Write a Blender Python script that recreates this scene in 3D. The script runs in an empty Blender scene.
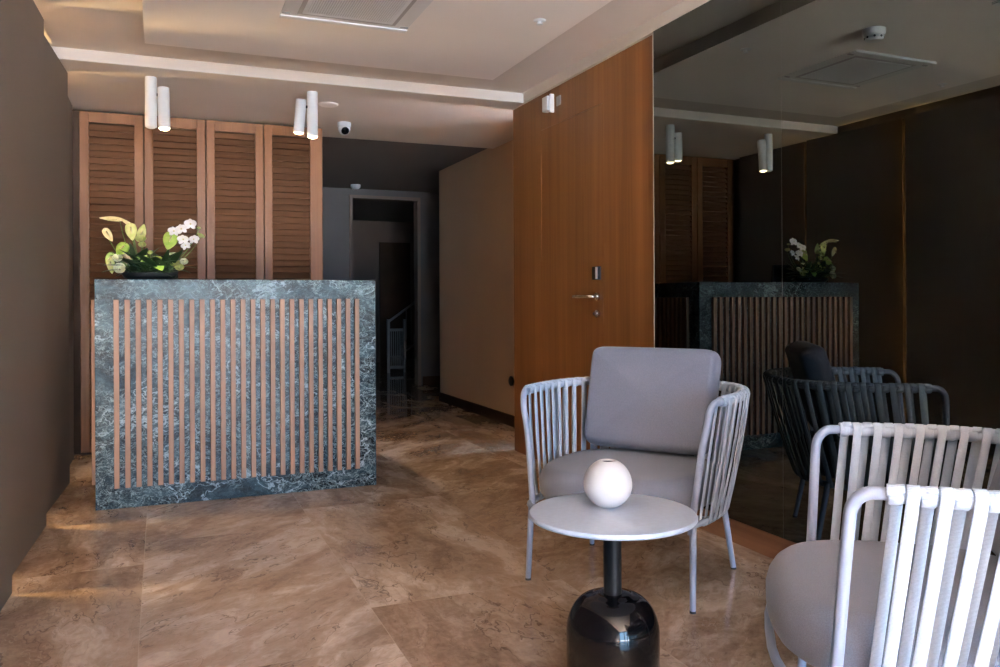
import bpy, bmesh, math, random
from mathutils import Vector, Matrix
random.seed(7)
PI = math.pi
scene = bpy.context.scene
col = scene.collection

# ------------------------------------------------------------------ camera
F, CY, YAW, ROLL, HCAM = 822.28, 300.1, .392195, .004993, 1.08
cam_data = bpy.data.cameras.new('camera')
cam = bpy.data.objects.new('camera', cam_data); col.objects.link(cam)
c_, s_ = math.cos(YAW), math.sin(YAW)
fwd = Vector((s_, c_, 0)); rgt = Vector((c_, -s_, 0)); dwn = Vector((0, 0, -1))
r3 = rgt * math.cos(ROLL) + dwn * math.sin(ROLL)
d3 = -rgt * math.sin(ROLL) + dwn * math.cos(ROLL)
cam.matrix_world = Matrix(((r3.x, -d3.x, -fwd.x, 0), (r3.y, -d3.y, -fwd.y, 0), (r3.z, -d3.z, -fwd.z, HCAM), (0, 0, 0, 1)))
cam_data.sensor_width = 36; cam_data.lens = F / 1000 * 36
cam_data.shift_y = -(333.5 - CY) / 1000
cam_data.clip_start = 0.02
scene.camera = cam

# ------------------------------------------------------------------ world, lights, exposure
world = bpy.data.worlds.new('sky'); scene.world = world; world.use_nodes = True
bg = world.node_tree.nodes['Background']
bg.inputs[0].default_value = (0.38, 0.66, 1.0, 1); bg.inputs[1].default_value = 12.5
vs = scene.view_settings
vs.view_transform = 'Standard'; vs.look = 'None'; vs.gamma = 1; vs.use_curve_mapping = False
vs.exposure = 1.42

def area(name, loc, rot, sx, sy, energy, color, portal=False):
    l = bpy.data.lights.new(name, 'AREA'); l.shape = 'RECTANGLE'; l.size = sx; l.size_y = sy
    l.energy = energy; l.color = color
    o = bpy.data.objects.new(name, l); col.objects.link(o); o.location = loc; o.rotation_euler = rot
    if portal: l.cycles.is_portal = True
    return o
# daylight comes through the two tall openings of the glazed front behind the camera
YW = -5.0
WIN = [(-0.50, 0.86), (0.98, 2.25)]
for (wx0, wx1) in WIN:
    area('window_portal', ((wx0 + wx1) / 2, YW + .08, 1.2), (PI / 2, 0, 0), wx1 - wx0, 2.35, 1, (1, 1, 1), True)
fill_sun = bpy.data.lights.new('fill_sun', 'SUN'); fill_sun.energy = 285.0; fill_sun.color = (.96, .97, .99); fill_sun.angle = math.radians(.6)  # added sun; its unseen floor patch bounces warm fill into the room
so = bpy.data.objects.new('fill_sun', fill_sun); col.objects.link(so)
so.rotation_euler = Vector((-.10, 1.0, -.66)).to_track_quat('-Z', 'Y').to_euler()
# warm led strips hidden in the joints between the left wall panels
STRIPS = [(-0.528, 3.492), (-0.528, 4.477), (-0.528, 5.472)]
for (sx_, sy_) in STRIPS:
    area('joint_led', (sx_, sy_, 1.24), (PI / 2, 0, PI), 0.022, 2.32, 17, (1.0, 0.68, 0.30))

# ------------------------------------------------------------------ materials
class NT:
    def __init__(s, name):
        s.m = bpy.data.materials.new(name); s.m.use_nodes = True
        s.t = s.m.node_tree; s.n = s.t.nodes; s.p = s.n['Principled BSDF']
    def node(s, typ, ins=None, **kw):
        n = s.n.new(typ)
        for k, v in kw.items(): setattr(n, k, v)
        for k, v in (ins or {}).items():
            if isinstance(v, bpy.types.NodeSocket): s.t.links.new(v, n.inputs[k])
            else: n.inputs[k].default_value = v
        return n
    def coord(s, scale=(1, 1, 1), rot=(0, 0, 0), kind='Object', loc=(0, 0, 0)):
        tc = s.node('ShaderNodeTexCoord')
        mp = s.node('ShaderNodeMapping', {'Vector': tc.outputs[kind], 'Scale': scale, 'Rotation': rot, 'Location': loc})
        return mp.outputs[0]
    def wcoord(s, scale=(1, 1, 1), rot=(0, 0, 0)):
        g = s.node('ShaderNodeNewGeometry')
        return s.node('ShaderNodeMapping', {'Vector': g.outputs['Position'], 'Scale': scale, 'Rotation': rot}).outputs[0]
    def noise(s, vec, scale, detail=4, rough=.5, dist=0):
        return s.node('ShaderNodeTexNoise', {'Vector': vec, 'Scale': scale, 'Detail': detail, 'Roughness': rough, 'Distortion': dist})
    def ramp(s, fac, stops):
        n = s.node('ShaderNodeValToRGB', {'Fac': fac}); e = n.color_ramp.elements
        while len(e) < len(stops): e.new(.5)
        for k, (p, c) in enumerate(stops):
            e[k].position = p; e[k].color = (*c, 1) if len(c) == 3 else c
        return n.outputs[0]
    def math(s, op, a, b=0.0, clamp=False):
        n = s.node('ShaderNodeMath', operation=op, use_clamp=clamp)
        for i, v in enumerate((a, b)):
            if isinstance(v, bpy.types.NodeSocket): s.t.links.new(v, n.inputs[i])
            else: n.inputs[i].default_value = v
        return n.outputs[0]
    def mix(s, fac, a, b, mode='MIX'):
        n = s.node('ShaderNodeMix', data_type='RGBA', blend_type=mode)
        for i, v in ((0, fac), (6, a), (7, b)):
            if isinstance(v, bpy.types.NodeSocket): s.t.links.new(v, n.inputs[i])
            else: n.inputs[i].default_value = (*v, 1) if isinstance(v, tuple) and len(v) == 3 else v
        return n.outputs[2]
    def vein(s, vec, scale, width, detail=3, dist=0, rough=.5):
        n = s.noise(vec, scale, detail, rough, dist)
        a = s.math('ABSOLUTE', s.math('SUBTRACT', n.outputs[0], .5))
        return s.math('SUBTRACT', 1.0, s.math('DIVIDE', a, width), True)
    def base(s, c): s.set('Base Color', c)
    def set(s, k, v):
        if isinstance(v, bpy.types.NodeSocket): s.t.links.new(v, s.p.inputs[k])
        else: s.p.inputs[k].default_value = (*v, 1) if isinstance(v, tuple) and len(v) == 3 else v
    def bump(s, h, strength=.2, dist=.01):
        b = s.node('ShaderNodeBump', {'Height': h, 'Strength': strength, 'Distance': dist})
        s.t.links.new(b.outputs[0], s.p.inputs['Normal'])

def simple(name, c, rough=.5, var=.06, scale=8, metal=0, bump=0, bscale=200, spec=.5):
    t = NT(name); t.set('Specular IOR Level', spec); v = t.wcoord()
    n = t.noise(v, scale, 3)
    t.base(t.ramp(n.outputs[0], [(.3, tuple(x * (1 - var) for x in c)), (.7, tuple(min(1, x * (1 + var)) for x in c))]))
    t.set('Roughness', rough); t.set('Metallic', metal)
    if bump: t.bump(t.noise(v, bscale, 2).outputs[0], bump, .002)
    return t.m

def wood(name, c0, c1, rough=.45, vertical=True, world=True, s=1.0):
    t = NT(name)
    sc = (38 * s, 38 * s, .9 * s) if vertical else (38 * s, .9 * s, 38 * s)
    if vertical == 'x': sc = (.9 * s, 38 * s, 38 * s)
    v = t.wcoord(sc)
    n1 = t.noise(v, 1, 5, .6, .3); v2 = t.wcoord(tuple(q / 5 for q in sc)); n2 = t.noise(v2, 1, 3, .5, .6)
    f = t.math('ADD', t.math('MULTIPLY', n1.outputs[0], .40), t.math('MULTIPLY', n2.outputs[0], .60))
    t.base(t.ramp(f, [(.38, c0), (.62, c1)])); t.set('Roughness', rough); t.set('Specular IOR Level', .25)
    t.bump(n1.outputs[0], .05, .002)
    return t.m

M = {}
M['ceiling'] = simple('ceiling_plaster', (.86, .80, .75), .85, .02, 2)
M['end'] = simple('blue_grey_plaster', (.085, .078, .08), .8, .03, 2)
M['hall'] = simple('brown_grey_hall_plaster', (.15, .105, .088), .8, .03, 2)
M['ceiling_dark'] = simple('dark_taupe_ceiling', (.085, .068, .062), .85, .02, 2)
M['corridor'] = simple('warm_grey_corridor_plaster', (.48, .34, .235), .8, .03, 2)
M['ceiling_shade'] = simple('shaded_ceiling_plaster', (.64, .57, .515), .85, .02, 2)  # ceiling plaster darkened: shade of the recessed perimeter put into the colour
M['cornice'] = simple('cornice_plaster', (.64, .58, .52), .7, .02, 2)
M['wall_dark'] = simple('taupe_wall_panel', (.092, .069, .053), .6, .04, 2)
M['wall_beige'] = simple('beige_wall_plaster', (.42, .38, .34), .8, .03, 2)
M['wood'] = wood('walnut_veneer', (.145, .056, .016), (.225, .094, .029), .42)
M['wood_base'] = wood('walnut_baseboard', (.16, .07, .035), (.25, .12, .065), .4, False)
M['shutter'] = wood('shutter_wood', (.112, .044, .013), (.172, .071, .024), .45)
M['louver'] = wood('louver_wood', (.085, .038, .019), (.142, .067, .036), .5, 'x')
M['slat'] = wood('slat_oak', (.235, .132, .085), (.31, .18, .118), .5)
M['dark_base'] = simple('dark_wood_baseboard', (.05, .03, .02), .6, spec=.1)
M['white_paint'] = simple('white_lacquer', (.80, .79, .78), .4, .02)
M['white_plastic'] = simple('white_plastic', (.75, .75, .76), .4, .02)
M['grey_plastic'] = simple('grey_plastic', (.30, .28, .27), .5, .02)
M['black'] = simple('black_plastic', (.012, .012, .014), .5, .02, spec=.2)
M['black_gloss'] = simple('black_gloss_lacquer', (.002, .002, .003), .05, .02, spec=.25)
M['black_satin'] = simple('black_satin_steel', (.006, .007, .009), .35, .02, spec=.12)
M['frame'] = simple('grey_powder_coated_tube', (.30, .34, .45), .42, .02)
M['cap'] = simple('dark_rubber', (.03, .03, .03), .6, .02)
M['chrome'] = simple('brushed_steel', (.72, .70, .68), .25, .02, 8, 1)
M['tabletop'] = simple('pale_stone_tabletop', (.54, .61, .74), .28, .05, 60)
M['ceramic'] = simple('white_matt_ceramic', (.70, .66, .655), .6, .01)
M['inner_dark'] = simple('dark_vase_inside', (.08, .075, .07), .7)
M['vent'] = simple('vent_white', (.72, .70, .68), .5, .02)
M['vent_slot'] = simple('vent_slot_grey', (.42, .40, .38), .6)
M['seam'] = simple('polished_glass_edge', (.55, .50, .42), .2, .02)
M['edge'] = simple('tinted_glass_edge', (.055, .052, .045), .3, .02)
M['pavement'] = simple('pavement', (.35, .34, .33), .8, .1, 3)
M['railing'] = simple('painted_railing', (.22, .20, .20), .5)

def emit(name, c, s):
    t = NT(name); t.set('Emission Color', c); t.set('Emission Strength', s); t.base((.8, .8, .8)); return t.m
M['lamp_glow'] = emit('lamp_glow', (1.0, .74, .42), 14)

# cushions: heathered outdoor fabric
t = NT('mauve_grey_fabric'); v = t.coord()
n = t.noise(v, 420, 2); n2 = t.noise(v, 6, 3)
t.base(t.mix(t.math('MULTIPLY', n2.outputs[0], .5), t.ramp(n.outputs[0], [(.35, (.130, .142, .190)), (.65, (.178, .195, .255))]), (.153, .168, .222)))
t.set('Roughness', .8); t.set('Sheen Weight', .15); t.bump(n.outputs[0], .25, .002); M['cushion'] = t.m
# straps: pale woven belt
t = NT('pale_woven_strap'); v = t.coord()
w = t.node('ShaderNodeTexWave', {'Vector': v, 'Scale': 130, 'Distortion': 1.5, 'Detail': 1}, wave_type='BANDS', bands_direction='Z')
n = t.noise(v, 300, 2)
f = t.math('MULTIPLY', t.math('ADD', w.outputs[1] if len(w.outputs) > 1 else w.outputs[0], n.outputs[0]), .5)
t.base(t.ramp(f, [(.30, (.36, .42, .51)), (.58, (.56, .63, .74))])); t.set('Roughness', .8); t.bump(f, .3, .002); M['strap'] = t.m
# tinted mirror glass
t = NT('bronze_tinted_mirror')
g = t.node('ShaderNodeBsdfGlossy', {'Color': (.100, .107, .100, 1), 'Roughness': 0.0})
t.t.links.new(g.outputs[0], t.n['Material Output'].inputs[0]); M['mirror'] = t.m
# desk marble: blue green with white veining
t = NT('blue_green_marble'); v = t.wcoord()
wv = t.noise(v, 5.0, 4, .65).outputs[1]
vv = t.node('ShaderNodeVectorMath', {0: v, 1: t.node('ShaderNodeVectorMath', {0: wv, 'Scale': .16}, operation='SCALE').outputs[0]}, operation='ADD').outputs[0]
vs_ = t.node('ShaderNodeMapping', {'Vector': vv, 'Rotation': (0, .5, 0), 'Scale': (1, 1, 1.8)}).outputs[0]
base = t.ramp(t.noise(vs_, 6, 6, .68).outputs[0], [(.42, (.001, .002, .004)), (.52, (.007, .018, .026)), (.64, (.034, .064, .078))])
mask = t.ramp(t.noise(v, 2.6, 3, .5, .5).outputs[0], [(.40, (.15, .15, .15)), (.50, (1, 1, 1))])
v1 = t.vein(vs_, 19, .034, 4, .5, .62); v2 = t.vein(vs_, 46, .05, 3, .5, .62); v3 = t.vein(vs_, 1.5, .007, 6, .3, .6)
fine = t.math('MULTIPLY', t.math('MAXIMUM', v1, t.math('MULTIPLY', v2, .35)), mask)
c = t.mix(t.math('MULTIPLY', fine, .95), base, (.22, .29, .30))
c = t.mix(t.math('MULTIPLY', v3, .8), c, (.36, .45, .49))
t.base(c); t.set('Roughness', .35); t.set('Specular IOR Level', .10); M['marble'] = t.m
# floor: polished beige brown marble laid in large slabs
t = NT('polished_brown_marble_floor'); v = t.wcoord()
geo = t.node('ShaderNodeSeparateXYZ', {0: v})
tx = t.math('DIVIDE', t.math('ADD', geo.outputs[0], 3.054), .747)    # joints at x=-.066, .681, 1.428 ...
ci = t.math('FLOOR', tx)
off = t.math('MULTIPLY', t.math('FRACT', t.math('MULTIPLY', ci, .7817)), 1.0)
ty = t.math('ADD', t.math('DIVIDE', geo.outputs[1], 1.49), t.math('ADD', off, .18))
ri = t.math('FLOOR', ty)
def edge(x, wdt):
    fr = t.math('FRACT', x); d = t.math('MINIMUM', fr, t.math('SUBTRACT', 1.0, fr))
    return t.math('LESS_THAN', d, wdt)
joint = t.math('MAXIMUM', edge(tx, .0020), edge(ty, .0009))
cell = t.node('ShaderNodeCombineXYZ', {0: t.math('MULTIPLY', ci, 7.31), 1: t.math('MULTIPLY', ri, 5.77), 2: t.math('MULTIPLY', t.math('ADD', ci, ri), 3.1)})
vt = t.node('ShaderNodeVectorMath', {0: v, 1: cell.outputs[0]}, operation='ADD').outputs[0]
par = t.math('MODULO', ci, 2.0)
ang = t.node('ShaderNodeCombineXYZ', {2: t.math('SUBTRACT', t.math('MULTIPLY', par, -.85), .75)}).outputs[0]
rotv = t.node('ShaderNodeMapping', {'Vector': vt, 'Rotation': ang}).outputs[0]
rotv = t.node('ShaderNodeMapping', {'Vector': rotv, 'Scale': (1.0, 2.1, 1)}).outputs[0]
wv = t.noise(rotv, 1.8, 4, .6).outputs[1]
vv = t.node('ShaderNodeVectorMath', {0: rotv, 1: t.node('ShaderNodeVectorMath', {0: wv, 'Scale': .9}, operation='SCALE').outputs[0]}, operation='ADD').outputs[0]
big = t.noise(vv, 1.5, 9, .66, .2).outputs[0]
c = t.ramp(big, [(.33, (.20, .122, .078)), (.44, (.34, .228, .155)), (.53, (.49, .365, .270)), (.62, (.74, .60, .49))])
fl = t.noise(vt, 26, 5, .7).outputs[0]
c = t.mix(.22, c, t.ramp(fl, [(.35, (.20, .12, .07)), (.62, (.58, .42, .31))]))
va = t.vein(vv, 1.1, .0055, 5, .2, .52); vb = t.vein(vv, 2.6, .006, 5, .2, .5)
c = t.mix(t.math('MULTIPLY', va, .75), c, (.10, .058, .038))
c = t.mix(t.math('MULTIPLY', vb, .40), c, (.10, .055, .035))
vc = t.vein(vv, 1.15, .006, 5, .5, .6)
c = t.mix(t.math('MULTIPLY', vc, .45), c, (.55, .44, .36))
c = t.mix(t.math('MULTIPLY', joint, .45), c, (.62, .50, .37))
t.base(c); t.set('Roughness', .05); t.set('IOR', 1.72); M['floor'] = t.m
# plants
def plant(name, a, b, rough=.5, scale=25):
    t = NT(name); n = t.noise(t.coord(), scale, 3)
    t.base(t.ramp(n.outputs[0], [(.35, a), (.65, b)])); t.set('Roughness', rough); return t.m
M['leaf'] = plant('dark_green_leaf', (.006, .018, .006), (.018, .045, .012), .4)
M['green'] = plant('fresh_green_petal', (.22, .34, .04), (.36, .45, .09), .45)
M['lime'] = plant('yellow_green_petal', (.50, .52, .14), (.66, .62, .26), .5)
M['straw'] = plant('pale_straw_petal', (.62, .52, .24), (.75, .64, .36), .5)
M['cream'] = plant('cream_petal', (.68, .68, .42), (.82, .80, .58), .6)
M['orchid'] = plant('white_petal', (.86, .80, .76), (.95, .91, .88), .6)
M['stem'] = plant('green_stem', (.06, .12, .02), (.12, .18, .04), .5)

# ------------------------------------------------------------------ mesh helpers
def obj(name, bm, mat, parent=None, smooth=False):
    me = bpy.data.meshes.new(name)
    bmesh.ops.recalc_face_normals(bm, faces=bm.faces)
    bm.to_mesh(me); bm.free()
    if smooth:
        for p in me.polygons: p.use_smooth = True
        if smooth != 'all':
            try: me.set_sharp_from_angle(angle=math.radians(40))
            except Exception: pass
    for m in (mat if isinstance(mat, (list, tuple)) else [mat]): me.materials.append(m)
    o = bpy.data.objects.new(name, me); col.objects.link(o)
    if parent: o.parent = parent
    return o
def tag(o, label=None, cat=None, group=None, kind=None):
    if label: o['label'] = label
    if cat: o['category'] = cat
    if group: o['group'] = group
    if kind: o['kind'] = kind
    return o
def empty(name, loc, rz, label, cat, group=None):
    o = bpy.data.objects.new(name, None); col.objects.link(o); o.empty_display_size = .1
    o.location = loc; o.rotation_euler = (0, 0, rz)
    return tag(o, label, cat, group)
def struct(name, bm, mat, parent=None, smooth=False):
    o = obj(name, bm, mat, parent, smooth)
    if not parent: o['kind'] = 'structure'
    return o
def box(bm, x0, x1, y0, y1, z0, z1, bev=0, mi=0):
    vs_ = [bm.verts.new((x, y, z)) for x in (x0, x1) for y in (y0, y1) for z in (z0, z1)]
    fs = [bm.faces.new([vs_[i] for i in q]) for q in ((0, 1, 3, 2), (4, 6, 7, 5), (0, 4, 5, 1), (2, 3, 7, 6), (0, 2, 6, 4), (1, 5, 7, 3))]
    for f in fs: f.material_index = mi
    if bev:
        es = {e for f in fs for e in f.edges}
        r = bmesh.ops.bevel(bm, geom=list(es), offset=bev, segments=2, profile=.5, affect='EDGES')
        for f in r['faces']: f.material_index = mi
    return bm
def B(*a, **k): return box(bmesh.new(), *a, **k)
def smooth_path(pts, n=8, closed=False):
    pts = [Vector(p) for p in pts]; out = []; L = len(pts)
    rng = range(L) if closed else range(L - 1)
    for i in rng:
        g = (lambda k: pts[k % L]) if closed else (lambda k: pts[min(max(k, 0), L - 1)])
        p0, p1, p2, p3 = g(i - 1), g(i), g(i + 1), g(i + 2)
        for j in range(n):
            u = j / n
            out.append(.5 * ((2 * p1) + (-p0 + p2) * u + (2 * p0 - 5 * p1 + 4 * p2 - p3) * u * u + (-p0 + 3 * p1 - 3 * p2 + p3) * u ** 3))
    if not closed: out.append(pts[-1])
    return out
def tube(bm, path, r, seg=12, closed=False, cap=True):
    path = [Vector(p) for p in path]; n = len(path); rings = []
    rr = r if isinstance(r, (list, tuple)) else [r] * n
    up = None
    for i, p in enumerate(path):
        a = path[(i - 1) % n] if (closed or i > 0) else p
        b = path[(i + 1) % n] if (closed or i < n - 1) else p
        tdir = (b - a).normalized()
        if up is None:
            up = tdir.orthogonal().normalized()
            if abs(tdir.z) < .9: up = (Vector((0, 0, 1)) - tdir * tdir.z).normalized()
        up = (up - tdir * up.dot(tdir)).normalized(); sd = tdir.cross(up)
        rings.append([bm.verts.new(p + (up * math.cos(2 * PI * k / seg) + sd * math.sin(2 * PI * k / seg)) * rr[i]) for k in range(seg)])
    m = n if closed else n - 1
    for i in range(m):
        A, Bq = rings[i], rings[(i + 1) % n]
        for k in range(seg):
            bm.faces.new((A[k], A[(k + 1) % seg], Bq[(k + 1) % seg], Bq[k]))
    if cap and not closed:
        bm.faces.new(rings[0]); bm.faces.new(rings[-1])
    return bm
def lathe(bm, prof, seg=40, loc=(0, 0, 0), mi=0):
    rings = []
    for (r, z) in prof:
        if r < 1e-6: rings.append([bm.verts.new((loc[0], loc[1], loc[2] + z))])
        else: rings.append([bm.verts.new((loc[0] + r * math.cos(2 * PI * k / seg), loc[1] + r * math.sin(2 * PI * k / seg), loc[2] + z)) for k in range(seg)])
    for A, Bq in zip(rings, rings[1:]):
        for k in range(seg):
            k2 = (k + 1) % seg
            if len(A) == 1 and len(Bq) == 1: continue
            if len(A) == 1: f = bm.faces.new((A[0], Bq[k2], Bq[k]))
            elif len(Bq) == 1: f = bm.faces.new((A[k], A[k2], Bq[0]))
            else: f = bm.faces.new((A[k], A[k2], Bq[k2], Bq[k]))
            f.material_index = mi
    return bm
def ribbon(bm, path, normals, w, th):
    """flat belt with rounded edges following path; normals point to its outer face"""
    rings = []
    n = len(path)
    for i, p in enumerate(path):
        a = path[max(i - 1, 0)]; b = path[min(i + 1, n - 1)]
        tdir = (b - a).normalized(); nn = (normals[i] - tdir * normals[i].dot(tdir)).normalized(); sd = tdir.cross(nn)
        sec = [(-.5, -.2), (-.42, -.5), (.42, -.5), (.5, -.2), (.5, .2), (.42, .5), (-.42, .5), (-.5, .2)]
        rings.append([bm.verts.new(p + sd * (q[0] * w) + nn * (q[1] * th)) for q in sec])
    for A, Bq in zip(rings, rings[1:]):
        for k in range(8): bm.faces.new((A[k], A[(k + 1) % 8], Bq[(k + 1) % 8], Bq[k]))
    bm.faces.new(rings[0]); bm.faces.new(rings[-1])
    return bm
def pad(bm, outline, th, r, crown=.01, mat=Matrix.Identity(4), n=7, edge_pow=1.0):
    """cushion: rounded outline in xy, thickness th in z, edge radius r, slight crown"""
    L = len(outline); P = [Vector((p[0], p[1])) for p in outline]
    cen = sum(P, Vector((0, 0))) / L
    N = []
    for i in range(L):
        d = (P[(i + 1) % L] - P[i - 1]).normalized(); nn = Vector((d.y, -d.x))
        if nn.dot(P[i] - cen) < 0: nn = -nn
        N.append(nn)
    prof = []
    for k in range(n + 1):
        a = -PI / 2 + PI * k / n
        prof.append((r * (1 - math.cos(a)), math.sin(a) * th / 2))
    A_ = max(abs(p.x - cen.x) for p in P) - r; B_ = max(abs(p.y - cen.y) for p in P) - r
    def inner(i, fr):
        pt = P[i] - N[i] * r - cen; a = math.atan2(pt.y / B_, pt.x / A_)
        return cen + pt.lerp(Vector((A_ * math.cos(a), B_ * math.sin(a))), (1 - fr) ** .7) * fr
    rings = []
    for fr in (.2, .4, .6, .8): # bottom inner rings
        rings.append([bm.verts.new(mat @ Vector((*inner(i, fr), -th / 2 - crown * (1 - fr ** 2) ** 2))) for i in range(L)])
    for (ins, z) in prof:
        rings.append([bm.verts.new(mat @ Vector((*(P[i] - N[i] * ins), z))) for i in range(L)])
    for fr in (.9, .8, .65, .5, .35, .2, .08):
        rings.append([bm.verts.new(mat @ Vector((*inner(i, fr), th / 2 + crown * (1 - fr ** 2) ** 2))) for i in range(L)])
    for A, Bq in zip(rings, rings[1:]):
        for k in range(L): bm.faces.new((A[k], A[(k + 1) % L], Bq[(k + 1) % L], Bq[k]))
    c0 = bm.verts.new(mat @ Vector((*cen, -th / 2 - crown))); c1 = bm.verts.new(mat @ Vector((*cen, th / 2 + crown)))
    for k in range(L):
        bm.faces.new((c0, rings[0][(k + 1) % L], rings[0][k])); bm.faces.new((c1, rings[-1][k], rings[-1][(k + 1) % L]))
    return bm
def copy_tree(o, parent=None):
    c = o.copy(); col.objects.link(c)
    if parent: c.parent = parent
    for ch in list(o.children): copy_tree(ch, c)
    return c

# ================================================================== SETTING
CB, CP, CI = 2.443, 2.512, 2.433          # back ceiling, perimeter ceiling, dropped island
struct('floor', B(-.75, 5.6, YW, 14.2, -.05, 0), M['floor'])
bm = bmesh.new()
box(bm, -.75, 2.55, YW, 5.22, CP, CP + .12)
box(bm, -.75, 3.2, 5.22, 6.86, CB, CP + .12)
struct('ceiling', bm, M['ceiling_shade'])
struct('ceiling_island', B(-.067, 1.897, YW + .6, 4.685, CI, CP - .0005), M['ceiling'])
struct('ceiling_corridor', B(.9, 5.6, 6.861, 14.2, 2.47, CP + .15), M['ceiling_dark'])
# cornice with a thin projecting lip
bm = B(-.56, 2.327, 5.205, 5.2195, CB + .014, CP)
struct('trim_4', bm, M['ceiling_shade'])
bm = B(-.56, 2.40, 5.190, 5.2195, CB, CB + .013)
struct('trim_1', bm, M['cornice'])
bm = bmesh.new(); box(bm, 2.328, 2.42, YW + .1, 5.188, CB, CP)
struct('trim_2', bm, M['cornice'])
# left wall: panels set saw-tooth fashion, led slots in the joints
def saw(y0, y1, x0, x1, th=.028):
    bm = bmesh.new()
    p = [(x0, y0), (x1, y1), (x1 - th, y1), (x0 - th, y0)]
    a = [bm.verts.new((x, y, .012)) for x, y in p]; b = [bm.verts.new((x, y, CI + .001)) for x, y in p]
    bm.faces.new(a); bm.faces.new(b)
    for i in range(4): bm.faces.new((a[i], a[(i + 1) % 4], b[(i + 1) % 4], b[i]))
    return bm
bm = B(-.70, -.60, YW, 6.6, 0, CP + .05)
wl = struct('wall_left', bm, M['wall_dark'])
for (y0, y1, x0, x1) in ((YW + .1, 2.48, -.52, -.507), (2.50, 3.484, -.546, -.507), (3.55, 4.469, -.546, -.507), (4.535, 5.464, -.546, -.497)):
    p = struct('panel', saw(y0, y1, x0, x1), M['wall_dark'], wl)
    p['label'] = 'taupe wall panel'
obj('end_panel', B(-.60, -.555, 5.55, 6.40, .0, CB - .001), M['wall_dark'], wl)
# wall behind the shutters and the corridor
struct('wall_back', B(-.70, 1.185, 6.53, 6.6, 0, CB), M['dark_base'])
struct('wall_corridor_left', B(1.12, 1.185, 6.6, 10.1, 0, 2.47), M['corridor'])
struct('wall_corridor_right', B(2.78, 2.9, 5.5, 8.42, 0, 2.47 + .03), M['corridor'])
struct('baseboard_corridor', B(2.766, 2.78, 5.5, 8.42, 0, .095), M['dark_base'])
bm = bmesh.new()
box(bm, 1.12, 2.17, 10.1, 10.22, 0, 2.47); box(bm, 3.07, 5.5, 10.1, 10.22, 0, 2.47); box(bm, 2.17, 3.07, 10.1, 10.22, 2.37, 2.47)
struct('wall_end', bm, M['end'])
struct('baseboard_end', B(3.1, 5.4, 10.085, 10.1, 0, .11), M['dark_base'])
bm = bmesh.new()
box(bm, 2.165, 2.205, 10.07, 10.24, 0, 2.35); box(bm, 3.035, 3.075, 10.07, 10.24, 0, 2.35); box(bm, 2.165, 3.075, 10.07, 10.24, 2.351, 2.39)
d2 = struct('door_2', bm, M['hall'])
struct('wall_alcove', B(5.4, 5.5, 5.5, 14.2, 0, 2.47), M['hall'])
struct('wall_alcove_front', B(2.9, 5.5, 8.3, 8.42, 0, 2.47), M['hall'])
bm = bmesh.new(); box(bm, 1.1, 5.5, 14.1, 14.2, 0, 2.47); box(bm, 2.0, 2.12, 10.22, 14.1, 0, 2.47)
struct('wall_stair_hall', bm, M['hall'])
# dark door at the end of the far hall
d3o = struct('door_3', B(3.55, 4.1, 14.06, 14.1, 0, 2.1), M['dark_base'])

# right wall: walnut panelling with a flush door
DY0, DY1, DZ = 4.131, 4.952, 2.205
bm = bmesh.new()
box(bm, 2.35, 2.40, 3.569, DY0 - .003, 0, CB); box(bm, 2.35, 2.40, DY1 + .003, 5.419, 0, CB); box(bm, 2.35, 2.40, DY0 - .003, DY1 + .003, DZ + .003, CB)
box(bm, 2.40, 2.86, 5.30, 5.419, 0, CB)
wr = struct('wall_right', bm, M['wood'])
struct('trim_3', B(2.322, 2.40, 3.5620, 3.5680, 0.109, CB - .001), M['seam'])
struct('wall_right_core', B(2.401, 2.52, YW, 5.2, 0, CB), M['dark_base'])
d1 = struct('door_1', B(2.351, 2.40, DY0, DY1, .004, DZ), M['wood'])
# lever handle, card reader, key cylinder
bm = bmesh.new(); hy, hz = 4.192, 1.098
tube(bm, [(2.352, hy, hz), (2.338, hy, hz)], .024, 24)
tube(bm, smooth_path([(2.340, hy, hz), (2.312, hy, hz), (2.300, hy + .02, hz), (2.300, hy + .06, hz), (2.302, hy + .215, hz)], 5), .0095, 12)
o = obj('door_handle', bm, M['chrome'], d1, True); o['label'] = 'brushed steel lever handle'
bm = B(2.328, 2.3515, 4.158, 4.226, 1.195, 1.272, .004); o = obj('card_reader', bm, M['black'], d1); o['label'] = 'black card reader'
obj('light_strip', B(2.326, 2.3285, 4.16, 4.180, 1.20, 1.268), M['white_plastic'], o)
bm = bmesh.new(); tube(bm, [(2.352, 4.190, .998), (2.336, 4.190, .998)], .022, 24); tube(bm, [(2.337, 4.190, .998), (2.318, 4.190, .998)], .010, 16)
o = obj('key_cylinder', bm, M['chrome'], d1, True); o['label'] = 'round steel key cylinder'
# baseboard under the glass
struct('baseboard_right', B(2.345, 2.40, YW + .1, 3.5685, 0, .108, bev=.002), M['wood_base'])

# tinted mirror panels
KM = -.006
def glass_panel(y0, y1, label):
    mx = lambda y: 2.320 + KM * (y - 4)
    bm = box(bmesh.new(), 0, .010, y0, y1, .1095, CB - .001)
    for v in bm.verts: v.co.x += mx(v.co.y)
    o = obj('mirror_panel', bm, M['mirror']); tag(o, label, 'mirror', 'tinted mirror panels on the right wall')
    bm = box(bmesh.new(), 0, .009, y0 - .0014, y0 - .0002, .110, CB - .0015)
    for v in bm.verts: v.co.x += mx(v.co.y)
    obj('glass_edge', bm, M['edge'], o)
    return o
glass_panel(2.640, 3.560, 'dark tinted floor-to-ceiling mirror panel next to the walnut door wall')
glass_panel(1.680, 2.6380, 'dark tinted mirror panel right of the vertical glass joint')
glass_panel(YW + .1, 1.678, 'dark tinted mirror panel nearest the entrance windows')

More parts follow.
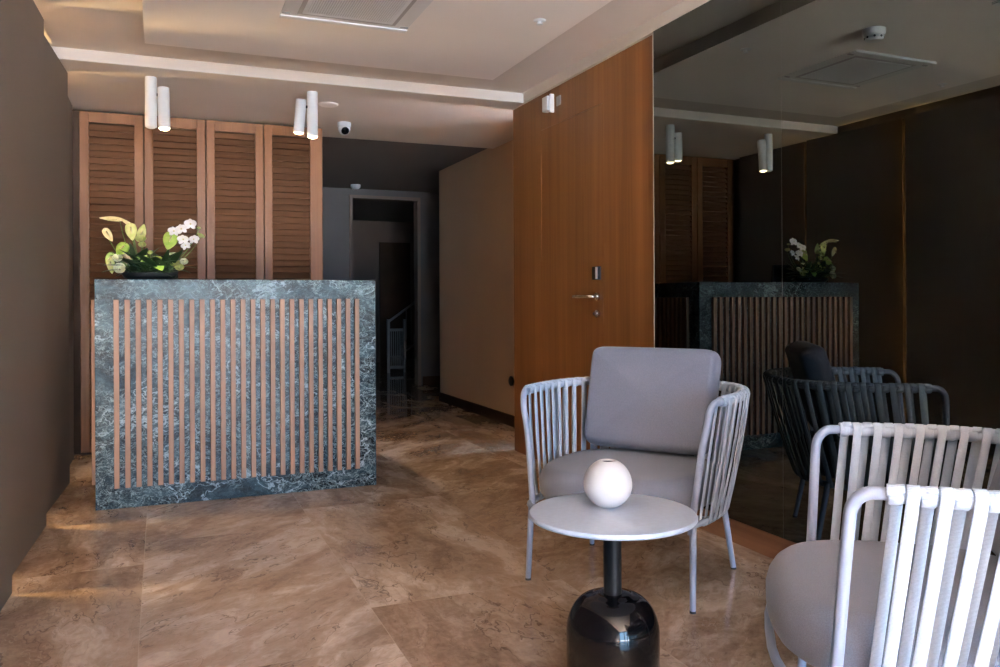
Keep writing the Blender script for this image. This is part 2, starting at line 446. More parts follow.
# glazed front behind the camera
bm = bmesh.new()
Y0, Y1 = YW, YW + .1
box(bm, -.70, WIN[0][0], Y0, Y1, 0, CP); box(bm, WIN[0][1], WIN[1][0], Y0, Y1, 0, CP); box(bm, WIN[1][1], 2.52, Y0, Y1, 0, CP)
for (x0, x1) in WIN: box(bm, x0, x1, Y0, Y1, 2.38, CP)
struct('wall_front', bm, M['wall_beige'])
for k, (x0, x1) in enumerate(WIN):
    bm = bmesh.new()
    box(bm, x0, x0 + .04, YW + .02, YW + .07, 0, 2.38); box(bm, x1 - .04, x1, YW + .02, YW + .07, 0, 2.38); box(bm, x0 + .04, x1 - .04, YW + .02, YW + .07, 2.34, 2.38)
    struct('window_%d' % (k + 1), bm, M['black'])
struct('ground', B(-9, 11, -16, YW, -.06, -.01), M['pavement'])

# ================================================================== CEILING FITTINGS
def cassette(cx, cy, label):
    e = empty('air_conditioner', (cx, cy, CI), 0, label, 'air conditioner', 'ceiling cassette air conditioners')
    h = .307
    bm = bmesh.new(); box(bm, -h, h, -h, h, -.006, 0.0, bev=.002)
    obj('frame', bm, M['vent'], e)
    for s in (-1, 1):
        bm = bmesh.new()
        box(bm, -h, h, min(s * h, s * (h - .035)), max(s * h, s * (h - .035)), -.0135, -.0062, bev=.002)
        obj('edge_rail', bm, M['white_plastic'], e)
    bm = bmesh.new()
    g = .215
    box(bm, -g - .02, g + .02, -g - .02, g + .02, -.0085, -.0062)
    obj('slot', bm, M['vent_slot'], e)
    bm = bmesh.new()
    box(bm, -g, g, -g, -g + .02, -.0115, -.0087); box(bm, -g, g, g - .02, g, -.0115, -.0087); box(bm, -g, -g + .02, -g + .02, g - .02, -.0115, -.0087); box(bm, g - .02, g, -g + .02, g - .02, -.0115, -.0087)
    n = 36
    for k in range(n):
        x = -g + .026 + (2 * g - .052) * k / (n - 1)
        box(bm, x - .0038, x + .0038, -g + .02, g - .02, -.0112, -.0088)
    obj('grille', bm, M['white_plastic'], e)
    for sx in (-1, 1):
        for sy in (-1, 1): obj('corner_catch', box(bmesh.new(), sx * .285 - .018, sx * .285 + .018, sy * .245 - .006, sy * .245 + .006, -.0095, -.0062), M['grey_plastic'], e)
    return e
cassette(.835, 3.680, 'white square ceiling cassette air conditioner at the top centre of the ceiling')
cassette(.825, 2.295, 'white square ceiling cassette air conditioner nearer the entrance, only its edge seen in the mirror')
bm = lathe(bmesh.new(), [(0, 0), (.055, 0), (.055, -.02), (.05, -.032), (.044, -.036), (.044, -.05), (.036, -.058), (0, -.06)], 32)
sm = empty('smoke_detector', (1.323, 3.09, CI), 0, 'white round smoke detector on the ceiling beyond the air conditioner, seen in the mirror', 'smoke detector')
obj('housing', bm, M['white_plastic'], sm, True)
bm = bmesh.new()
for k in range(8):
    a = 2 * PI * k / 8; tube(bm, [(.040 * math.cos(a), .040 * math.sin(a), -.044), (.047 * math.cos(a), .047 * math.sin(a), -.044)], .006, 8)
obj('vent_hole', bm, M['black'], sm)
for (x, y, lb) in ((1.704, 3.60, 'small white sprinkler disc on the ceiling right of the air conditioner'), (.063, 3.71, 'small white sprinkler disc on the ceiling left of the air conditioner')):
    e = empty('sprinkler', (x, y, CI), 0, lb, 'sprinkler', 'sprinklers on the dropped ceiling')
    obj('plate', lathe(bmesh.new(), [(0, 0), (.030, 0), (.030, -.003), (.022, -.006), (0, -.006)], 28), M['white_plastic'], e, True)
    obj('head', lathe(bmesh.new(), [(0, -.006), (.012, -.006), (.010, -.016), (.016, -.018), (.016, -.021), (0, -.022)], 20), M['white_plastic'], e, True)
o = obj('ceiling_speaker', lathe(bmesh.new(), [(0, 0), (.068, 0), (.068, -.004), (.060, -.010), (.050, -.008), (0, -.007)], 40), M['ceiling'], None, True)
o.location = (1.085, 5.715, CB); tag(o, 'flat round disc on the ceiling right of the right lamp', 'ceiling disc')
e = empty('security_camera', (1.31, 6.27, CB), 0, 'white dome security camera on the ceiling beside the corridor', 'camera')
obj('mount', lathe(bmesh.new(), [(0, 0), (.052, 0), (.052, -.03), (.046, -.036), (0, -.036)], 32), M['white_plastic'], e, True)
bm = bmesh.new(); bmesh.ops.create_uvsphere(bm, u_segments=28, v_segments=18, radius=.046)
ball = obj('eyeball', bm, M['white_plastic'], e, 'all'); ball.location = (0, -.002, -.050)
bm = lathe(bmesh.new(), [(0, .047), (.018, .0465), (.027, .043), (.030, .037)], 24)
bmesh.ops.rotate(bm, verts=bm.verts, cent=(0, 0, 0), matrix=Matrix.Rotation(math.radians(118), 3, 'X'))
obj('lens', bm, M['black_gloss'], ball, 'all')
o = obj('ceiling_light', lathe(bmesh.new(), [(0, 0), (.06, 0), (.058, -.03), (.04, -.05), (0, -.055)], 28), M['white_plastic'], None, True)
o.location = (2.17, 9.75, 2.47); tag(o, 'small unlit white dome light on the corridor ceiling', 'ceiling light')

# ceiling lamps: pairs of white cylinders
def spot_light(name, e, loc, rot, energy):
    l = bpy.data.lights.new(name, 'SPOT'); l.energy = energy; l.color = (1.0, .70, .42); l.spot_size = math.radians(105); l.spot_blend = .9; l.shadow_soft_size = .02
    o = bpy.data.objects.new(name, l); col.objects.link(o); o.parent = e; o.location = loc; o.rotation_euler = rot
def cyl_body(r, L):
    return lathe(bmesh.new(), [(0, 0), (r - .002, 0), (r, -.002), (r, -L), (r - .004, -L), (r - .004, -L + .030), (0, -L + .030)], 32)
def lamp(cx, cy, label, L1, off, top2, L2, tilt, glow1):
    e = empty('ceiling_spotlight', (cx, cy, CB), 0, label, 'lamp', 'twin cylinder ceiling lamps')
    r = .034
    t1 = obj('tube_shade', cyl_body(r, L1), M['white_paint'], e, True)
    def disc(L): return lathe(bmesh.new(), [(0, -L + .012), (r - .0045, -L + .012), (r - .0045, -L + .002), (r * .7, -L - .006), (r * .35, -L - .010), (0, -L - .011)], 28)
    obj('bulb', disc(L1), M['lamp_glow'] if glow1 else M['white_paint'], t1, True)
    t2 = obj('tilting_shade', cyl_body(r, L2), M['white_paint'], e, True)
    t2.location = (off[0], off[1], -top2); t2.rotation_euler = tilt
    obj('bulb', disc(L2), M['lamp_glow'], t2, True)
    bm = tube(bmesh.new(), [(0, 0, -top2 - .045), (off[0], off[1], -top2 - .045)], .010, 12)
    obj('pivot', bm, M['black'], e, True)
    return e, t1, t2
e, a, b_ = lamp(-.045, 5.42, 'twin white cylinder ceiling lamp above the flowers, left of the two', .302, (.071, .0), .058, .255, (math.radians(-6), math.radians(-1), 0), False)
spot_light('warm_spot', b_, (0, 0, -.268), (0, 0, 0), 16)
e, a, b_ = lamp(.925, 5.42, 'twin white cylinder ceiling lamp near the corridor, right of the two', .293, (-.072, .0), .055, .215, (math.radians(5), math.radians(4), 0), True)
spot_light('warm_spot', a, (0, 0, -.306), (math.radians(-8), math.radians(-14), 0), 26)
spot_light('warm_spot', b_, (0, 0, -.228), (0, 0, 0), 3)

# small white device and grey plate on the panelling, black knob on the corridor wall
e = empty('wall_sensor', (2.35, 4.80, 2.345), 0, 'small white box sensor high on the walnut panelling', 'sensor')
obj('housing', B(-.045, 0, -.035, .045, -.045, .050, bev=.006), M['white_plastic'], e)
obj('bracket', B(-.030, 0, -.050, -.036, -.060, .060, bev=.003), M['white_paint'], e)
o = obj('blank_plate', B(2.343, 2.35, 4.655, 4.710, 2.315, 2.375, bev=.002), M['grey_plastic']); tag(o, 'small grey blank plate beside the white wall sensor', 'plate')
bm = lathe(bmesh.new(), [(0, 0), (.022, 0), (.022, .006), (.040, .010), (.042, .022), (.03, .030), (0, .032)], 28)
bmesh.ops.rotate(bm, verts=bm.verts, cent=(0, 0, 0), matrix=Matrix.Rotation(-PI / 2, 3, 'Y'))
o = obj('door_bumper', bm, M['black'], None, True); o.location = (2.78, 6.44, .39); tag(o, 'round black bumper low on the corridor wall beside the walnut edge', 'bumper')

# ================================================================== LOUVERED SHUTTERS
SX = [-.521, -.103, .319, .735, 1.181]
names = ['leftmost louvered wooden shutter, behind the pale flowers', 'second louvered wooden shutter from the left, behind the white orchids',
         'third louvered wooden shutter from the left', 'louvered wooden shutter bordering the corridor']
for k in range(4):
    x0, x1 = SX[k] + .003, SX[k + 1] - .003; st = .060; r_extra = .038 if k == 3 else 0
    z0, z1 = .02, 2.425
    e = empty('louvered_shutter', ((x0 + x1) / 2, 6.46, 0), 0, names[k], 'shutter', 'louvered shutters behind the desk')
    cx = (x0 + x1) / 2; a, b2 = x0 - cx, x1 - cx
    bm = bmesh.new()
    box(bm, a, a + st, 0, .04, z0, z1, bev=.003); box(bm, b2 - st - r_extra, b2, 0, .04, z0, z1, bev=.003)
    box(bm, a + st, b2 - st - r_extra, .002, .038, z1 - .075, z1); box(bm, a + st, b2 - st - r_extra, .002, .038, z0, z0 + .09); box(bm, a + st, b2 - st - r_extra, .002, .038, .86, .93)
    obj('frame', bm, M['shutter'], e)
    bm = bmesh.new(); z = z0 + .115; p = .0475; split_done = False
    while z < z1 - .08:
        if not (.835 < z < .95):
            yc = .020; l0, l1 = a + st + .0005, b2 - st - r_extra - .0005
            # tilted slat: lower edge forward
            q = [(yc - .019, z - .021), (yc + .015, z + .024), (yc + .021, z + .020), (yc - .013, z - .025)]
            A = [bm.verts.new((l0, y, zz)) for y, zz in q]; Bv = [bm.verts.new((l1, y, zz)) for y, zz in q]
            bm.faces.new(A); bm.faces.new(Bv)
            for i in range(4): bm.faces.new((A[i], A[(i + 1) % 4], Bv[(i + 1) % 4], Bv[i]))
        z += p
        if z >= .835 and not split_done: obj('louvers', bm, M['louver'], e); bm = bmesh.new(); split_done = True
    obj('louvers', bm, M['louver'], e)

# ================================================================== RECEPTION DESK
DX0, DX1, DYF, DH = -.313, 1.168, 4.734, 1.2
desk = empty('reception_desk', ((DX0 + DX1) / 2, DYF, 0), 0, 'blue-green marble reception desk clad in thin vertical wooden slats', 'reception desk')
hw = (DX1 - DX0) / 2
bm = bmesh.new()
box(bm, -hw, hw, 0, .05, 0, DH, bev=.002)
obj('front_panel', bm, M['marble'], desk)
for s in (-1, 1):
    x0, x1 = (-hw, -hw + .05) if s < 0 else (hw - .05, hw)
    obj('side_panel', B(x0, x1, .0505, .80, 0, DH, bev=.002), M['marble'], desk)
obj('counter_top', B(-hw + .0505, hw - .0505, .0505, .45, DH - .05, DH - .0005), M['marble'], desk)
o = obj('worktop', B(-hw + .0505, hw - .0505, .0505, .78, .72, .75), M['dark_base'], desk); o['label'] = 'dark inner worktop'
cxd = (DX0 + DX1) / 2
sl0 = B(-.0128, .0128, -.024, -.0005, .109, 1.092, bev=.0015)
first = obj('slat', sl0, M['slat'], desk); first.location = (-.2105 - cxd, 0, 0)
for k in range(1, 25):
    c = first.copy(); col.objects.link(c); c.parent = desk; c.location = (-.2105 + k * .05268 - cxd, 0, 0)
for s in (-1, 1):
    for k in range(11):
        c = first.copy(); col.objects.link(c); c.parent = desk; c.rotation_euler = (0, 0, s * PI / 2)
        c.location = (s * hw, .13 + k * .05268, 0)

# monitor on the lower worktop
e = empty('monitor', (-.035, 5.25, .7505), 0, 'black monitor behind the marble counter, just above its edge', 'monitor')
bm = bmesh.new(); box(bm, -.135, .135, -.012, .012, .26, .60, bev=.004)
for v in bm.verts: v.co.y += (v.co.z - .26) * -.12
obj('screen', bm, M['black'], e)
obj('stand', tube(bmesh.new(), [(0, .02, .01), (0, .02, .30)], .018, 12), M['black'], e)
obj('foot', B(-.10, .10, -.07, .10, 0, .012, bev=.003), M['black'], e)

# ================================================================== FLOWERS
fl = empty('flower_arrangement', (-.06, 4.95, DH), 0, 'low arrangement of green anthuriums, cream roses and white orchids on the marble counter', 'flowers')
OX, OY, OZ = -.06, 4.95, DH
def fp(X, Y, dy=0): return Vector((-.349 + X * .00069 - OX, dy, 1.635 - Y * .000733 - OZ))
bowl = obj('bowl', lathe(bmesh.new(), [(0, 0), (.10, 0), (.125, .012), (.136, .030), (.138, .040), (.130, .040), (.124, .032), (0, .028)], 40), M['black_satin'], fl, True)
bowl.location = (.01, 0, .0); bowl.scale = (1.05, .7, 1); bowl['label'] = 'low black bowl'
def leafmesh(L, W, curl=.25, fold=.15, heart=False, n=12, m=6, th=.0015):
    bm = bmesh.new(); top = []
    for i in range(n + 1):
        u = i / n
        w = W * (math.sin(PI * min(1, u * 1.0)) ** .65) * (1 - .35 * u) if not heart else W * (math.sin(PI * (u * .93 + .05)) ** .45) * (1.1 - .75 * u ** 1.6)
        if i in (0, n): w = max(w * .15, .0008)
        row = []
        for j in range(m + 1):
            s = (j / m - .5) * 2
            back = -.18 * L * abs(s) ** .7 * (1 - u) ** 3 if heart else 0
            row.append(bm.verts.new((s * w * .5, -curl * L * u * u + 0, 0)))
            row[-1].co = Vector((s * w * .5, fold * abs(s) * w * .5 - curl * L * u * u, L * u + back * 1.0))
        top.append(row)
    for i in range(n):
        for j in range(m): bm.faces.new((top[i][j], top[i][j + 1], top[i + 1][j + 1], top[i + 1][j]))
    geom = bm.faces[:]
    bmesh.ops.recalc_face_normals(bm, faces=bm.faces)
    bmesh.ops.solidify(bm, geom=geom, thickness=th)
    return bm
def place(o, loc, rx, ry, rz):
    o.location = loc; o.rotation_euler = (rx, ry, rz); return o
# dark foliage
for k in range(90):
    a = random.uniform(0, 2 * PI); L = random.uniform(.10, .19); W = random.uniform(.04, .075)
    o = obj('leaf', leafmesh(L, W, random.uniform(.2, .5)), M['leaf'], fl, 'all')
    tilt = random.uniform(.55, 1.3)
    sx = random.uniform(-.11, .11)
    o.location = (.01 + sx, random.uniform(-.05, .04), random.uniform(.03, .07))
    d = Vector((math.cos(a) * math.sin(tilt), math.sin(a) * math.sin(tilt), math.cos(tilt)))
    o.rotation_euler = d.to_track_quat('Z', 'Y').to_euler()
for (X0, Y0, X1, Y1, W) in ((330, 500, 300, 300, .05), (360, 500, 480, 320, .04), (450, 520, 560, 370, .06), (470, 520, 600, 400, .05), (300, 520, 250, 400, .06), (520, 560, 650, 560, .06), (260, 540, 170, 560, .05), (480, 560, 640, 500, .07), (380, 520, 400, 380, .05)):
    p0, p1 = fp(X0, Y0, .0), fp(X1, Y1, random.uniform(.0, .05)); d = p1 - p0
    o = obj('leaf', leafmesh(d.length, W, .15), M['leaf'], fl, 'all'); o.location = p0; o.rotation_euler = d.to_track_quat('Z', 'Y').to_euler()
def stem(p, r=.0022):
    b0 = Vector((p.x * .35 + .0, .0, .035)); mid = (b0 + p) / 2 + Vector((p.x * .12, 0, .02))
    o = obj('stem', tube(bmesh.new(), smooth_path([b0, mid, p], 6), r, 8), M['stem'], fl, 'all')
def spathe(X, Y, L, W, ang, mat, dy=-.03, face=0.15, spd=True, yaw=0):
    """ang: pointing direction of the tip in the picture plane, 0 = up"""
    p = fp(X, Y, dy)
    o = obj('anthurium_bloom', leafmesh(L, W, .12, .10, True), M[mat], fl, 'all')
    o.rotation_mode = 'QUATERNION'
    q = Matrix.Rotation(yaw, 3, 'Z') @ Matrix.Rotation(face, 3, 'X') @ Matrix.Rotation(ang, 3, 'Y')
    o.rotation_quaternion = q.to_quaternion()
    o.location = p - q @ Vector((0, 0, L * .45))
    if spd:
        s = obj('spadix', tube(bmesh.new(), [(0, -.004, L * .15), (0, -.018, L * .35), (0, -.034, L * .58)], [.0045, .004, .0015], 10), M['straw'], o, 'all')
    stem(o.location.copy() + Vector((0, .004, 0)))
spathe(150, 138, .10, .030, -1.45, 'straw', -.02, .5)
spathe(135, 262, .070, .045, 2.6, 'straw', -.02, .1)
spathe(262, 160, .08, .022, -.95, 'straw', -.01, .3)
spathe(300, 238, .085, .064, 3.0, 'lime', -.03, .0)
spathe(378, 225, .075, .050, .25, 'lime', -.02, .2)
spathe(228, 368, .075, .070, -2.6, 'green', -.03, -.3)
spathe(140, 435, .060, .050, -2.6, 'green', -.01, .1)
spathe(152, 492, .075, .045, 3.0, 'lime', -.02, .1)
spathe(500, 478, .085, .072, 2.8, 'green', -.07, -.4)
spathe(582, 300, .095, .085, -2.9, 'green', -.03, -.2)
spathe(620, 392, .060, .016, 1.45, 'cream', -.05, .5)
def rose(X, Y, r, mat='cream', dy=-.05, tilt=(.9, 0)):
    p = fp(X, Y, dy); bm = bmesh.new()
    for ring, (rr, h, n) in enumerate(((r, r * .75, 6), (r * .75, r * .95, 5), (r * .48, r * 1.05, 4))):
        for k in range(n):
            a0 = 2 * PI * k / n + ring * .5
            rows = []
            for i in range(5):
                u = i / 4; row = []
                for j in range(5):
                    s = (j / 4 - .5); a = a0 + s * 2 * PI / n * 1.35
                    rad = rr * (.35 + .75 * math.sin(u * PI / 2)) * (1 + .12 * u * (1 - 4 * s * s))
                    row.append(bm.verts.new((rad * math.cos(a), rad * math.sin(a), h * u * (1 - .5 * s * s) - r * .3)))
                rows.append(row)
            for i in range(4):
                for j in range(4): bm.faces.new((rows[i][j], rows[i][j + 1], rows[i + 1][j + 1], rows[i + 1][j]))
    o = obj('rose_bloom', bm, M[mat], fl, 'all'); o.location = p; o.rotation_euler = (tilt[0], tilt[1], 0)
    stem(p + Vector((0, .006, -.006)))
rose(200, 438, .023); rose(216, 512, .026, 'cream', -.06, (1.2, 0)); rose(368, 292, .023, 'lime'); rose(378, 335, .017, 'lime')
rose(615, 468, .023, 'lime', -.06); rose(686, 458, .019, 'cream', -.05); rose(652, 502, .021, 'lime', -.06)
for (X, Y) in ((345, 440), (405, 428), (436, 392), (385, 462), (412, 460)): rose(X, Y, .011, 'lime', -.075)
def orchid(X, Y, r, dy=-.04, rz=0, tilt=1.25, sp=0):
    p = fp(X, Y, dy); bm = bmesh.new()
    for k, (ang, L, W) in enumerate(((0, 1, .8), (2.35, 1, .75), (-2.35, 1, .75), (1.2, 1.05, 1.15), (-1.2, 1.05, 1.15))):
        rows = []; n = 8
        for i in range(n + 1):
            u = i / n; w = r * W * math.sin(PI * min(.97, .06 + u * .9)) ** .6; row = []
            for j in range(5):
                s = (j / 4 - .5); x = s * w; y = r * L * u; z = -.25 * r * (u ** 2) - .2 * r * s * s + .02 * r * k
                ca, sa = math.cos(ang + sp), math.sin(ang + sp)
                row.append(bm.verts.new((x * ca - y * sa, x * sa + y * ca, z)))
            rows.append(row)
        for i in range(n):
            for j in range(4): bm.faces.new((rows[i][j], rows[i][j + 1], rows[i + 1][j + 1], rows[i + 1][j]))
    o = obj('orchid_bloom', bm, M['orchid'], fl, 'all'); o.location = p; o.rotation_euler = (tilt, 0, rz)
    lip = obj('orchid_lip', lathe(bmesh.new(), [(0, .16 * r), (.12 * r, .12 * r), (.18 * r, .02 * r), (.1 * r, -.02 * r)], 10), M['straw'], o, 'all')
orchid(612, 222, .030, -.04, .3); orchid(668, 205, .031, -.05, -.1, 1.3, .3); orchid(738, 165, .033, -.04, .1, 1.4)
orchid(682, 286, .031, -.06, .2); orchid(700, 330, .026, -.05, -.2, 1.1, .4); orchid(762, 282, .028, -.05, -.3, 1.3)
rose(815, 256, .018, 'lime', -.03, (.4, .5)); rose(803, 195, .010, 'lime', -.03, (.2, .2))
obj('stem', tube(bmesh.new(), smooth_path([(.04, .0, .05), fp(560, 380, 0), fp(610, 240, .0), fp(700, 190, -.02), fp(800, 200, -.02)], 8), .0025, 8), M['stem'], fl, 'all')
obj('stem', tube(bmesh.new(), smooth_path([fp(590, 300, 0), fp(680, 290, -.03), fp(815, 250, -.02)], 8), .002, 8), M['stem'], fl, 'all')

# ================================================================== ARMCHAIRS
def uplan(s, hwid, yf, yb, ys=None):
    """U-shaped plan curve, s in -1..1 from the left front end round the back to the right front end"""
    # straight sides from yf to ym then a superellipse back
    ym = yf - .16
    side = yf - ym; ry = ym - yb
    arc = PI * math.sqrt((hwid ** 2 + ry ** 2) / 2) ; tot = 2 * side + arc
    d = (s + 1) / 2 * tot
    sgn = -1
    if d < side: return Vector((-hwid * (.965 + .035 * math.sin(PI / 2 * d / side)), yf - d))
    if d > tot - side:
        k = tot - d; return Vector((hwid * (.965 + .035 * math.sin(PI / 2 * k / side)), yf - k))
    a = (d - side) / arc * PI
    ex = 2 / 2.5
    cx = math.cos(a); sy = math.sin(a)
    return Vector((-hwid * math.copysign(abs(cx) ** ex, cx), ym - ry * abs(sy) ** ex))
RZ, GZ = .718, .296
def rail(s): 
    p = uplan(s, .405, .165, -.425); return Vector((p.x, p.y, RZ))
def ring(s):
    p = uplan(s, .348, .205, -.302); return Vector((p.x, p.y, GZ))
def resample(fn, n):
    K = 400; pts = [fn(-1 + 2 * i / K) for i in range(K + 1)]; acc = [0]
    for a, b in zip(pts, pts[1:]): acc.append(acc[-1] + (b - a).length)
    out = []; j = 0
    for i in range(n):
        t_ = acc[-1] * i / (n - 1)
        while j < K - 1 and acc[j + 1] < t_: j += 1
        u = (t_ - acc[j]) / max(1e-9, acc[j + 1] - acc[j]); out.append(pts[j].lerp(pts[j + 1], min(1, u)))
    return out
def make_chair(loc, rz, label):
    e = empty('armchair', loc, rz, label, 'armchair', 'strap-woven armchairs')
    RT = .0125
    NR = 121
    rp = resample(rail, NR); gp = resample(ring, NR)
    # arm frame: top rail whose ends bend forward and run down as the front posts to the seat ring
    pts = []
    for s in (-1, 1):
        seq = [(s * .388, .172, RZ), (s * .384, .186, RZ - .002), (s * .378, .203, RZ - .014), (s * .373, .214, RZ - .034), (s * .369, .218, RZ - .066), (s * .350, .224, .56), (s * .330, .234, .40), (s * .318, .243, .30), (s * .315, .244, .262)]
        pts.append(seq)
    path = list(reversed([Vector(p) for p in smooth_path(pts[0], 4)])) + rp[2:-2] + [Vector(p) for p in smooth_path(pts[1], 4)]
    obj('arm_frame', tube(bmesh.new(), path, RT, 14), M['frame'], e, 'all')
    # seat ring: closed loop with a bowed front
    front = [Vector((.329 * math.cos(a) ** .7 if math.cos(a) > 0 else -.329 * abs(math.cos(a)) ** .7, .215 + .137 * math.sin(a) ** .8, GZ)) for a in [PI * k / 16 for k in range(1, 16)]]
    loop = gp + front
    obj('seat_ring', tube(bmesh.new(), loop, .0105, 12, closed=True), M['frame'], e, 'all')
    # legs
    for (x0, y0, x1, y1, zt) in ((.322, .243, .327, .264, .30), (-.322, .243, -.327, .264, .30), (.285, -.215, .312, -.272, .30), (-.285, -.215, -.312, -.272, .30)):
        p0, p1 = Vector((x0, y0, zt)), Vector((x1, y1, 0.004))
        l = obj('leg', tube(bmesh.new(), [p0, p0.lerp(p1, .5), p1], [.0125, .0118, .0105], 14), M['frame'], e, True)
        q = p1 + Vector((0, 0, -.004)); obj('foot_cap', tube(bmesh.new(), [q, q + Vector((0, 0, .008))], .0112, 14), M['cap'], l, True)
    # cross bars that carry the seat
    bm = bmesh.new()
    for y in (-.12, .12): tube(bm, [(-.33, y, GZ - .004), (.33, y, GZ - .004)], .008, 8)
    obj('cross_bar', bm, M['frame'], e, True)
    # wrapped belt round the rail
    bm = tube(bmesh.new(), rp[1:-1], [.0158] * (NR - 2), 14)
    for k in range(32):
        i = 1.6 + (NR - 4.2) * k / 31; i0 = int(i); c0 = rp[i0].lerp(rp[i0 + 1], i - i0); tn = (rp[i0 + 1] - rp[i0]).normalized()
        ot = Vector((tn.y, -tn.x, 0)); P = []; Nn = []
        for a in range(0, 361, 24):
            dd = ot * math.cos(math.radians(a)) + Vector((0, 0, 1)) * math.sin(math.radians(a)); P.append(c0 + dd * .0178 + tn * (.004 * (a / 360 - .5))); Nn.append(dd)
        ribbon(bm, P, Nn, .0245, .0034)
    wr_ = obj('rail_wrap', bm, M['strap'], e, 'all')
    wr_['label'] = 'pale belt wound round the top rail'
    # straps: outer and inner run of each belt
    N = 31
    for k in range(N):
        i = 3 + (NR - 7) * k / (N - 1); i0 = int(i); u = i - i0
        T = rp[i0].lerp(rp[min(i0 + 1, NR - 1)], u); tan = (rp[min(i0 + 1, NR - 1)] - rp[i0]).normalized()
        Bp = gp[i0].lerp(gp[min(i0 + 1, NR - 1)], u)
        out = Vector((tan.y, -tan.x, 0))
        if out.dot(Vector((T.x, T.y + .05, 0))) < 0: out = -out
        up = Vector((0, 0, 1))
        R1, R2 = .0198, .0145; sh = tan * .0105
        bm = bmesh.new()
        P, Nn = [], []
        # outer run: over the rail, down the outside, under the ring
        for a in (150, 120, 90, 60, 30, 5):
            ra = math.radians(a); dd = out * math.cos(ra) + up * math.sin(ra); P.append(T + dd * R1 + sh); Nn.append(dd)
        Bo = Bp + sh
        for f_ in (.2, .4, .6, .8, .93):
            bow = .006 * math.sin(PI * f_)
            P.append((T + sh + out * R1).lerp(Bo + out * R2, f_) + out * bow); Nn.append(out)
        for a in (-5, -40, -75, -110, -150):
            ra = math.radians(a); dd = out * math.cos(ra) + up * math.sin(ra); P.append(Bo + dd * R2); Nn.append(dd)
        ribbon(bm, P, Nn, .0225, .0036)
        # inner run
        P, Nn = [], []; Ti = T - sh * 1.2; Bi = Bp - sh * .9
        for a in (30, 60, 90, 120, 150, 175):
            ra = math.radians(a); dd = out * math.cos(ra) + up * math.sin(ra); P.append(Ti + dd * (R1 - .001)); Nn.append(dd)
        for f_ in (.2, .4, .6, .8, .93):
            P.append((Ti - out * R1).lerp(Bi - out * R2, f_)); Nn.append(-out)
        for a in (185, 220, 255, 290, 320):
            ra = math.radians(a); dd = out * math.cos(ra) + up * math.sin(ra); P.append(Bi + dd * (R2 - .001)); Nn.append(dd)
        ribbon(bm, P, Nn, .0205, .0034)
        obj('strap', bm, M['strap'], e, 'all')
    # seat cushion
    out_ = []
    for k in range(56):
        a = 2 * PI * k / 56; ca, sa = math.cos(a), math.sin(a)
        ex = 2 / 2.9
        x = .338 * math.copysign(abs(ca) ** ex, ca)
        y = (.355 if sa > 0 else .30) * math.copysign(abs(sa) ** ex, sa)
        if sa < 0: x *= 1 - .14 * abs(sa) ** 2
        out_.append((x * .975, y + .005))
    sc = obj('seat_cushion', pad(bmesh.new(), out_, .138, .052, .012, Matrix.Translation((0, 0, GZ + .082)), 9), M['cushion'], e, 'all')
    # back cushion
    out_ = []
    for k in range(64):
        a = 2 * PI * k / 64; ca, sa = math.cos(a), math.sin(a); ex = 2 / 11
        x = .276 * math.copysign(abs(ca) ** ex, ca); y = .215 * math.copysign(abs(sa) ** ex, sa)
        x *= 1 + .02 * (y / .215)
        out_.append((x + .014, y))
    mt = Matrix.Translation((0, -.215, .668)) @ Matrix.Rotation(math.radians(90 + 17), 4, 'X')
    obj('back_cushion', pad(bmesh.new(), out_, .112, .030, .022, mt, 9), M['cushion'], e, 'all')
    return e
fA = Vector((-.8135, -.5815)); fB = Vector((-.779, .627))
rzA = math.atan2(fA.y, fA.x) - PI / 2; rzB = math.atan2(fB.y, fB.x) - PI / 2
chA = make_chair((1.714, 2.782, 0), rzA, 'pale strap-woven armchair with grey cushions behind the round side table')
chB = copy_tree(chA); chB.location = (1.607, 1.340, 0); chB.rotation_euler = (0, 0, rzB)
for c_ in chB.children:
    if c_.name.startswith('back_cushion'): c_.location = (.02, -.045, -.01)
chB['label'] = 'strap-woven armchair cut off by the right edge of the picture'

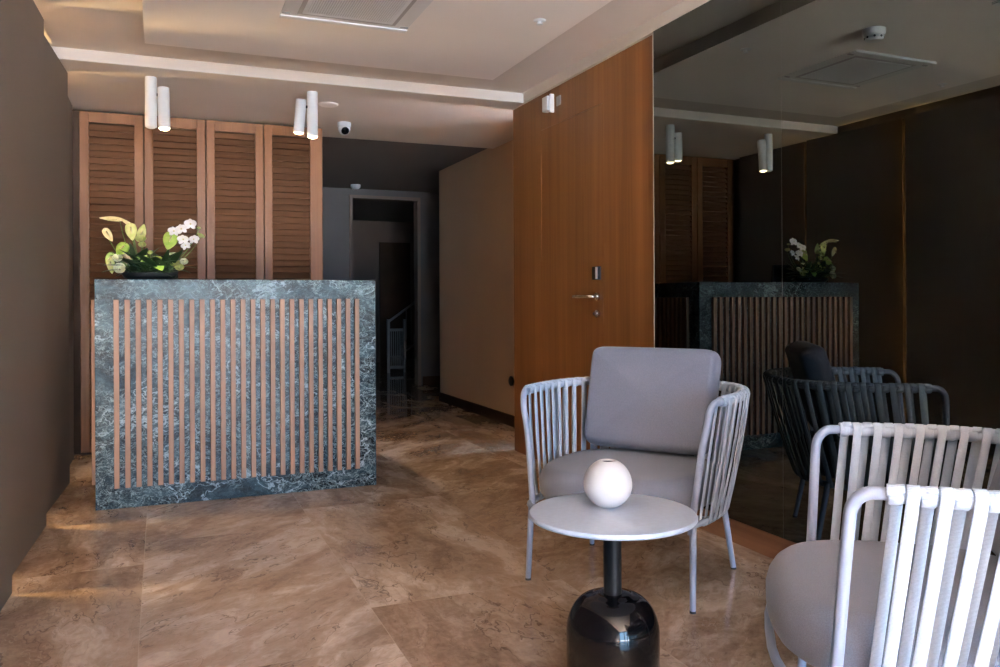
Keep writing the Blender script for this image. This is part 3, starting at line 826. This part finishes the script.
# ================================================================== SIDE TABLE, VASE
tb = empty('side_table', (1.18, 2.03, 0), 0, 'round pale-topped side table on a glossy black domed base', 'side table')
obj('tabletop', lathe(bmesh.new(), [(0, .462), (.222, .462), (.232, .465), (.2365, .470), (.2365, .474), (.233, .479), (.228, .480), (0, .480)], 96), M['tabletop'], tb, True)
o = obj('pole', lathe(bmesh.new(), [(0, .20), (.0255, .20), (.0255, .455), (.05, .456), (.05, .4615), (0, .4615)], 40), M['black_satin'], tb, True); o['label'] = 'black steel pole'
pr = [(0, 0), (.128, 0), (.131, .004), (.131, .14)]
for k in range(1, 13):
    a = PI / 2 * k / 12; pr.append((.131 - .075 * (1 - math.cos(a)), .14 + .105 * math.sin(a)))
pr += [(.05, .249), (.035, .250), (0, .250)]
o = obj('base', lathe(bmesh.new(), pr, 72), M['black_gloss'], tb, 'all'); o['label'] = 'glossy black domed base'
vz = empty('vase', (1.198, 2.085, .4803), 0, 'small white egg-shaped vase on the round side table', 'vase')
pr = []
for k in range(0, 25):
    a = -PI / 2 + .33 + (PI - .33 - .37) * k / 24
    rr = .070 * math.cos(a); zz = .066 + (.074 if a > 0 else .068) * math.sin(a)
    pr.append((rr, zz))
z0 = pr[0][1]; pr = [(r_, z_ - z0) for r_, z_ in pr]
top = pr[-1]; pr = [(0, 0)] + pr + [(top[0] - .003, top[1] + .0005), (top[0] - .004, top[1] - .006)]
obj('body', lathe(bmesh.new(), pr, 64), M['ceramic'], vz, 'all')
pi_ = [(top[0] - .0045, top[1] - .005), (.028, top[1] - .03), (.04, .06), (.03, .02), (0, .012)]
obj('inside', lathe(bmesh.new(), pi_, 40), M['inner_dark'], vz, 'all')

# ================================================================== STAIR RAILING in the far hall
e = empty('stair_railing', (3.3, 12.0, 0), 0, 'pale staircase railing seen through the doorway at the end of the corridor', 'railing')
bm = bmesh.new(); box(bm, -.165, -.125, -.02, .02, 0, .80, bev=.004); box(bm, .085, .125, -.02, .02, 0, .80, bev=.004)
obj('newel_post', bm, M['railing'], e)
bm = bmesh.new(); box(bm, -.124, .084, -.012, .012, .62, .66); box(bm, -.124, .084, -.012, .012, .06, .10)
for k in range(6): box(bm, -.105 + k * .033, -.093 + k * .033, -.008, .008, .10, .62)
obj('baluster_panel', bm, M['railing'], e)
bm = bmesh.new(); tube(bm, [(-.15, 0, .76), (.7, .5, 1.25)], .018, 10)
for k in range(7): tube(bm, [(.16 + k * .09, .10 + k * .05, .36 + k * .052), (.16 + k * .09, .10 + k * .05, .93 + k * .052)], .008, 8)
tube(bm, [(.12, .05, .30), (.75, .5, .66)], .012, 8)
obj('handrail', bm, M['railing'], e, True)
bm = bmesh.new()
for k in range(5): box(bm, 3.45 + k * .22, 4.75, 12.2, 13.2, k * .17, (k + 1) * .17)
struct('trim_stairs', bm, M['hall'])
